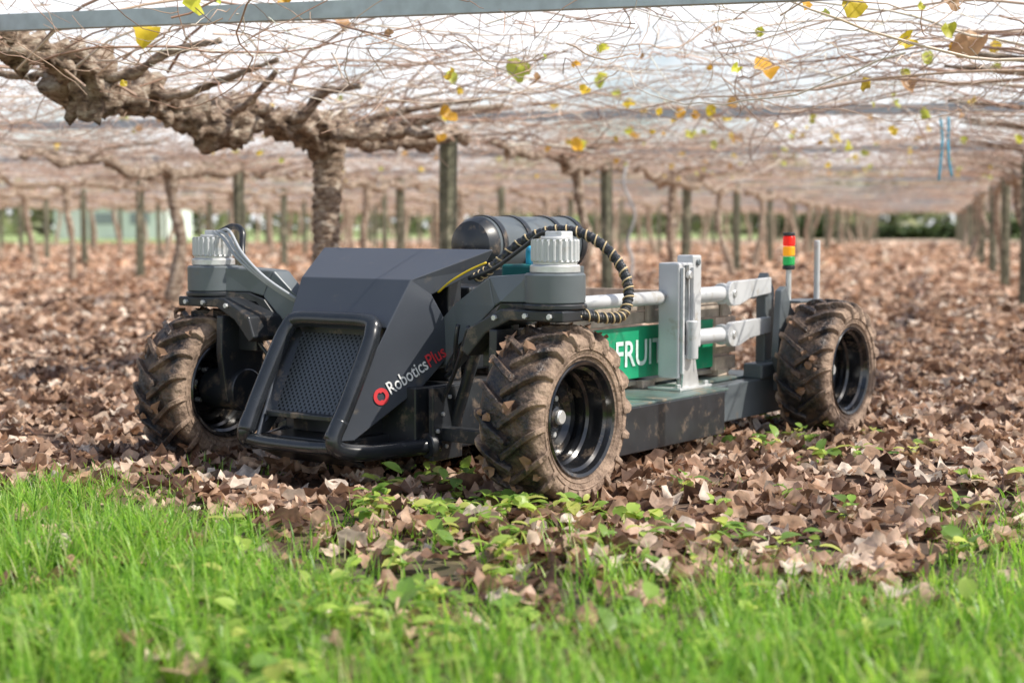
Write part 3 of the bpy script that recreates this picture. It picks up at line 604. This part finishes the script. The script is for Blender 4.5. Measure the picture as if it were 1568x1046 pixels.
revolve('pressure_tank',[(0,.0001),(.008,.06),(.03,.10),(.065,.118),(.08,.12)],(0,1,0),(-.02,.70,.872),M['black'],rob,48)
revolve('tank_barrel',[(0,.12),(.62,.12)],(0,1,0),(-.02,.782,.872),M['grey'],rob,48)
revolve('tank_end',[(0,.12),(.02,.118),(.055,.10),(.075,.06),(.083,.0001)],(0,1,0),(-.02,1.404,.872),M['black'],rob,48)
for u in (.80,.98,1.22,1.38): revolve('tank_strap',[(0,.1205),(0,.126),(.03,.126),(.03,.1205)],(0,1,0),(-.02,u,.872),M['black'],rob,48)
for u in (.80,1.36):
    box('tank_cradle',(-.14,u,.70),(.10,u+.04,.775),M['grey'],rob); 
    for vx in (-.14,.07): box('tank_leg',(vx,u,.26),(vx+.03,u+.04,.70),M['grey'],rob)
box('valve_block',(.22,.62,.70),(.42,.80,.80),M['teal'],rob,.01)
tube('teal_hose',[(.3,.7,.80),(.33,.66,.86),(.38,.62,.84),(.40,.60,.74),(.38,.5,.6)],.012,M['blue'],rob,10)
box('control_cabinet',(-.28,.34,.40),(.28,.60,.72),M['black'],rob,.01)

for sg in (-1,1):
    v0=.65*sg; box('chassis_rail',(v0-.04,.45,.10),(v0+.04,2.35,.262),M['grey'],rob,.006)
box('cross_member',(-.61,.62,.12),(.61,.70,.25),M['grey'],rob); box('cross_member_b',(-.61,2.05,.12),(.61,2.2,.25),M['grey'],rob)
box('deck',(-.60,.45,.262),(.80,1.45,.272),M['deck'],rob,.002); box('deck_rear',(-.60,1.45,.262),(.60,2.2,.272),M['deck'],rob,.002)
box('side_skirt',(.795,.36,.085),(.81,1.40,.262),M['black'],rob,.004); box('skirt_end',(.69,1.385,.085),(.795,1.40,.258),M['black'],rob,.003)
box('skirt_far',(-.81,.36,.085),(-.795,1.40,.262),M['black'],rob,.004)
box('rear_rail_drop',(.60,1.95,.26),(.70,2.3,.33),M['grey'],rob,.01)
bz=.285
for i in range(3): box('bin_bottom_board',(-.5,.58+i*.5,bz),(.5,1.02+i*.5,bz+.02),M['wood'],rob)
for zz,h in ((.545,.05),(.60,.05)):
    box('bin_side_board',(.50,.56,zz),(.52,1.99,zz+h),M['wood'],rob,.003); box('bin_side_board_far',(-.52,.56,zz),(-.50,1.99,zz+h),M['wood'],rob,.003)
for (zz,h) in ((.31,.08),(.40,.08),(.49,.07),(.57,.08)):
    box('bin_end_board',(-.5,.54,zz),(.5,.56,zz+h),M['wood'],rob,.003); box('bin_end_board_b',(-.5,1.99,zz),(.5,2.01,zz+h),M['woodlight'],rob,.003); box('bin_far_board',(-.52,.56,zz),(-.50,1.99,zz+h*.9),M['wood'],rob,.003)
box('bin_green_board',(.505,.57,.32),(.53,1.80,.535),M['green'],rob,.004)
for zz,h in ((.30,.06),(.375,.05),(.44,.055),(.505,.035)): box('bin_slat',(.50,1.83,zz),(.525,2.02,zz+h),M['woodlight'],rob,.003)
for u in (.60,1.25,1.90):
    box('bin_foot',(.40,u-.05,.272),(.53,u+.05,.305),M['woodlight'],rob); box('bin_stile',(.522,u-.03,.545),(.54,u+.03,.655),M['wood'],rob)
tube('top_rail',[(.60,.50,.655),(.60,1.23,.655)],.028,M['white'],rob,20,2)
tube('top_rail_b',[(.62,1.33,.655),(.62,2.0,.655)],.034,M['white'],rob,20,2)
tube('low_rail_b',[(.62,1.33,.475),(.62,1.98,.475)],.034,M['white'],rob,20,2)
for z in (.655,.475):
    arc=[(.665,1.745+.055*math.cos(math.radians(t)),z+.055*math.sin(math.radians(t))) for t in range(100,281,20)]
    prism('rail_bracket',arc+[(.665,1.80,z-.052),(.665,1.90,z-.025),(.665,2.10,z-.01),(.665,2.10,z+.062),(.665,1.86,z+.056)],(-.028,0,0),M['white'],rob,.004)
    cyl('rail_flange',(.62,1.70,z),(.62,1.725,z),.046,M['white'],rob,28)
    cyl('bracket_pin',(.664,1.745,z),(.672,1.745,z),.016,M['silver'],rob,16,.002)
prism('rear_mast_plate',[(.60,2.07,.262),(.60,2.07,.70),(.60,2.10,.74),(.60,2.16,.66),(.60,2.17,.262)],(.05,0,0),M['grey'],rob,.006)
uo=.035
box('lift_column',(.585,1.19+uo,.32),(.685,1.31+uo,.80),M['white'],rob,.008)
box('lift_column_channel',(.686,1.235+uo,.50),(.690,1.265+uo,.79),M['grey'],rob,.001)
box('lift_column_rib',(.686,1.20+uo,.34),(.70,1.215+uo,.78),M['white'],rob,.002); box('lift_column_rib_b',(.686,1.285+uo,.34),(.70,1.30+uo,.78),M['white'],rob,.002)
box('lift_slider',(.60,1.315+uo,.44),(.68,1.39+uo,.83),M['white'],rob,.008)
cyl('slider_cap_bolt',(.69,1.25+uo,.75),(.71,1.25+uo,.75),.018,M['silver'],rob,20); cyl('slider_cap_bolt_b',(.68,1.352+uo,.80),(.69,1.352+uo,.80),.014,M['grey'],rob,20)
cyl('actuator_motor',(.715,1.25+uo,.40),(.715,1.25+uo,.56),.026,M['white'],rob,24)
cyl('actuator_rod',(.66,1.25+uo,.28),(.66,1.25+uo,.40),.016,M['silver'],rob,20)
box('column_foot',(.56,1.15+uo,.272),(.72,1.42+uo,.285),M['silver'],rob); prism('foot_gusset',[(.70,1.20+uo,.285),(.70,1.34+uo,.285),(.70,1.30+uo,.42),(.70,1.22+uo,.42)],(-.01,0,0),M['silver'],rob,.002)
for u in (1.20,1.43): cyl('foot_bolt',(.70,u,.285),(.70,u,.30),.012,M['silver'],rob,6,.002)
for sg,wv in ((1,.915),(-1,-.80)):
    lx=wv-.165*sg
    prism('rear_leg',[(lx,2.03,.66),(lx,2.08,.68),(lx,2.14,.58),(lx,2.26,.50),(lx,2.30,.36),(lx,2.26,.22),(lx,2.08,.22),(lx,2.00,.36),(lx,2.02,.55)],(-.035*sg,0,0),M['grey'],rob,.006)
    cyl('rear_wheel_motor',(lx-.05*sg,2.17,.30),(wv-.03*sg,2.17,.30),.085,M['black'],rob,32)
    box('rear_mount',(min(lx,.60*sg),2.08,.2),(max(lx,.60*sg),2.26,.34),M['grey'],rob)
box('lamp_bracket',(.68,2.12,.60),(.80,2.36,.612),M['grey'],rob)
cyl('beacon_pole',(.715,2.17,.56),(.715,2.17,.755),.013,M['silver'],rob,20)
cyl('beacon_base',(.715,2.17,.752),(.715,2.17,.772),.029,M['black'],rob,28)
cyl('beacon_green',(.715,2.17,.772),(.715,2.17,.812),.028,M['lgrn'],rob,28)
cyl('beacon_amber',(.715,2.17,.814),(.715,2.17,.858),.028,M['lamb'],rob,28)
cyl('beacon_red',(.715,2.17,.860),(.715,2.17,.905),.028,M['lred'],rob,28)
cyl('beacon_cap',(.715,2.17,.905),(.715,2.17,.922),.028,M['black'],rob,28)
cyl('antenna_rod',(.79,2.31,.60),(.79,2.31,.885),.014,M['white'],rob,20)

def text(body,origin,e1,e2,length,height,mat,name):
    cu=bpy.data.curves.new(name,'FONT'); cu.body=body; cu.offset=.012; ob=bpy.data.objects.new(name+'_t',cu); COL.objects.link(ob)
    dg=bpy.context.evaluated_depsgraph_get(); me=bpy.data.meshes.new_from_object(ob.evaluated_get(dg)); bpy.data.objects.remove(ob)
    xs=[v.co.x for v in me.vertices]; ys=[v.co.y for v in me.vertices]; x0,x1,y1=min(xs),max(xs),max(ys)
    e1=Vector(e1).normalized(); e2=Vector(e2).normalized(); o=Vector(origin)
    for v in me.vertices: v.co=o+e1*((v.co.x-x0)/(x1-x0)*length)+e2*(v.co.y/y1*height)
    ob=bpy.data.objects.new(name,me); me.materials.append(mat); COL.objects.link(ob); ob.parent=rob
n=Vector((.93,-.351,.065)).normalized(); p0=Vector((pv(-.102,.345),-.102,.345)); p1=Vector((pv(.129,.478),.129,.478)); e1=(p1-p0).normalized(); e2=n.cross(e1); o=p0+n*.0035; Lt=(p1-p0).length
text('Robotics',o,e1,e2,Lt*.66,.048,M['textw'],'logo_white'); text('Plus',o+e1*Lt*.68,e1,e2,Lt*.30,.048,M['textr'],'logo_red')
cc=o-e1*.038+e2*.016; V=[];F=[]; m=40
for k in range(m):
    a=2*math.pi*k/m; 
    ri=.017 if not (.9<a<1.5 or 4.0<a<4.7) else .013
    V.append(cc+(e1*math.cos(a)+e2*math.sin(a))*.031); V.append(cc+(e1*math.cos(a)+e2*math.sin(a))*ri)
for k in range(m): F.append((2*k,2*((k+1)%m),2*((k+1)%m)+1,2*k+1))
mk('logo_ring',V,F,M['textr'],rob)
text('FRUIT',(.5335,.985,.375),(0,1,0),(0,0,1),.37,.105,M['textg'],'bin_lettering')

# ------------------------------------------------------------------ camera, light
cam=bpy.data.cameras.new('camera'); co=bpy.data.objects.new('camera',cam); COL.objects.link(co); scn.camera=co
co.location=(0,0,.955); co.rotation_euler=(math.radians(90-4.3),0,0); cam.lens=54.3; cam.sensor_width=36; cam.clip_end=2000
cam.dof.use_dof=True; cam.dof.focus_distance=5.5; cam.dof.aperture_fstop=2.1
az,el=math.radians(104),math.radians(50)
d=Vector((math.sin(az)*math.cos(el),math.cos(az)*math.cos(el),math.sin(el)))
sl=bpy.data.lights.new('sun','SUN'); sl.energy=5; sl.angle=math.radians(.5); sl.color=(1,.94,.84)
sun=bpy.data.objects.new('sun',sl); COL.objects.link(sun); sun.rotation_euler=(-d).to_track_quat('-Z','Y').to_euler(); sun.location=(0,0,20)
w=bpy.data.worlds.new('World'); scn.world=w; w.use_nodes=True; nt=w.node_tree; sk=nt.nodes.new('ShaderNodeTexSky'); sk.sky_type='NISHITA'; sk.sun_disc=False; sk.sun_elevation=el; sk.sun_rotation=az; sk.dust_density=1.5
# broken bright cloud low in the sky, clear overhead
tc=nt.nodes.new('ShaderNodeTexCoord'); nz=nt.nodes.new('ShaderNodeTexNoise'); nz.inputs['Scale'].default_value=4; nz.inputs['Detail'].default_value=5; nz.inputs['Roughness'].default_value=.6
mp=nt.nodes.new('ShaderNodeMapping'); mp.inputs['Scale'].default_value=(1,1,2.5); nt.links.new(tc.outputs['Generated'],mp.inputs[0]); nt.links.new(mp.outputs[0],nz.inputs['Vector'])
rp=nt.nodes.new('ShaderNodeValToRGB'); rp.color_ramp.elements[0].position=.34; rp.color_ramp.elements[1].position=.52; nt.links.new(nz.outputs['Fac'],rp.inputs[0])
sp=nt.nodes.new('ShaderNodeSeparateXYZ'); nt.links.new(tc.outputs['Generated'],sp.inputs[0])
mr=nt.nodes.new('ShaderNodeMapRange'); mr.inputs['From Min'].default_value=.24; mr.inputs['From Max'].default_value=.45; mr.inputs['To Min'].default_value=1; mr.inputs['To Max'].default_value=.1; nt.links.new(sp.outputs['Z'],mr.inputs['Value'])
mu=nt.nodes.new('ShaderNodeMath'); mu.operation='MULTIPLY'; nt.links.new(rp.outputs[0],mu.inputs[0]); nt.links.new(mr.outputs[0],mu.inputs[1])
mx=nt.nodes.new('ShaderNodeMixRGB'); mx.inputs[2].default_value=(8.2,8.3,8.5,1); nt.links.new(mu.outputs[0],mx.inputs[0]); nt.links.new(sk.outputs[0],mx.inputs[1])
nt.links.new(mx.outputs[0],nt.nodes['Background'].inputs[0]); nt.nodes['Background'].inputs[1].default_value=.15
scn.view_settings.view_transform='Standard'; scn.view_settings.look='None'; scn.view_settings.exposure=0
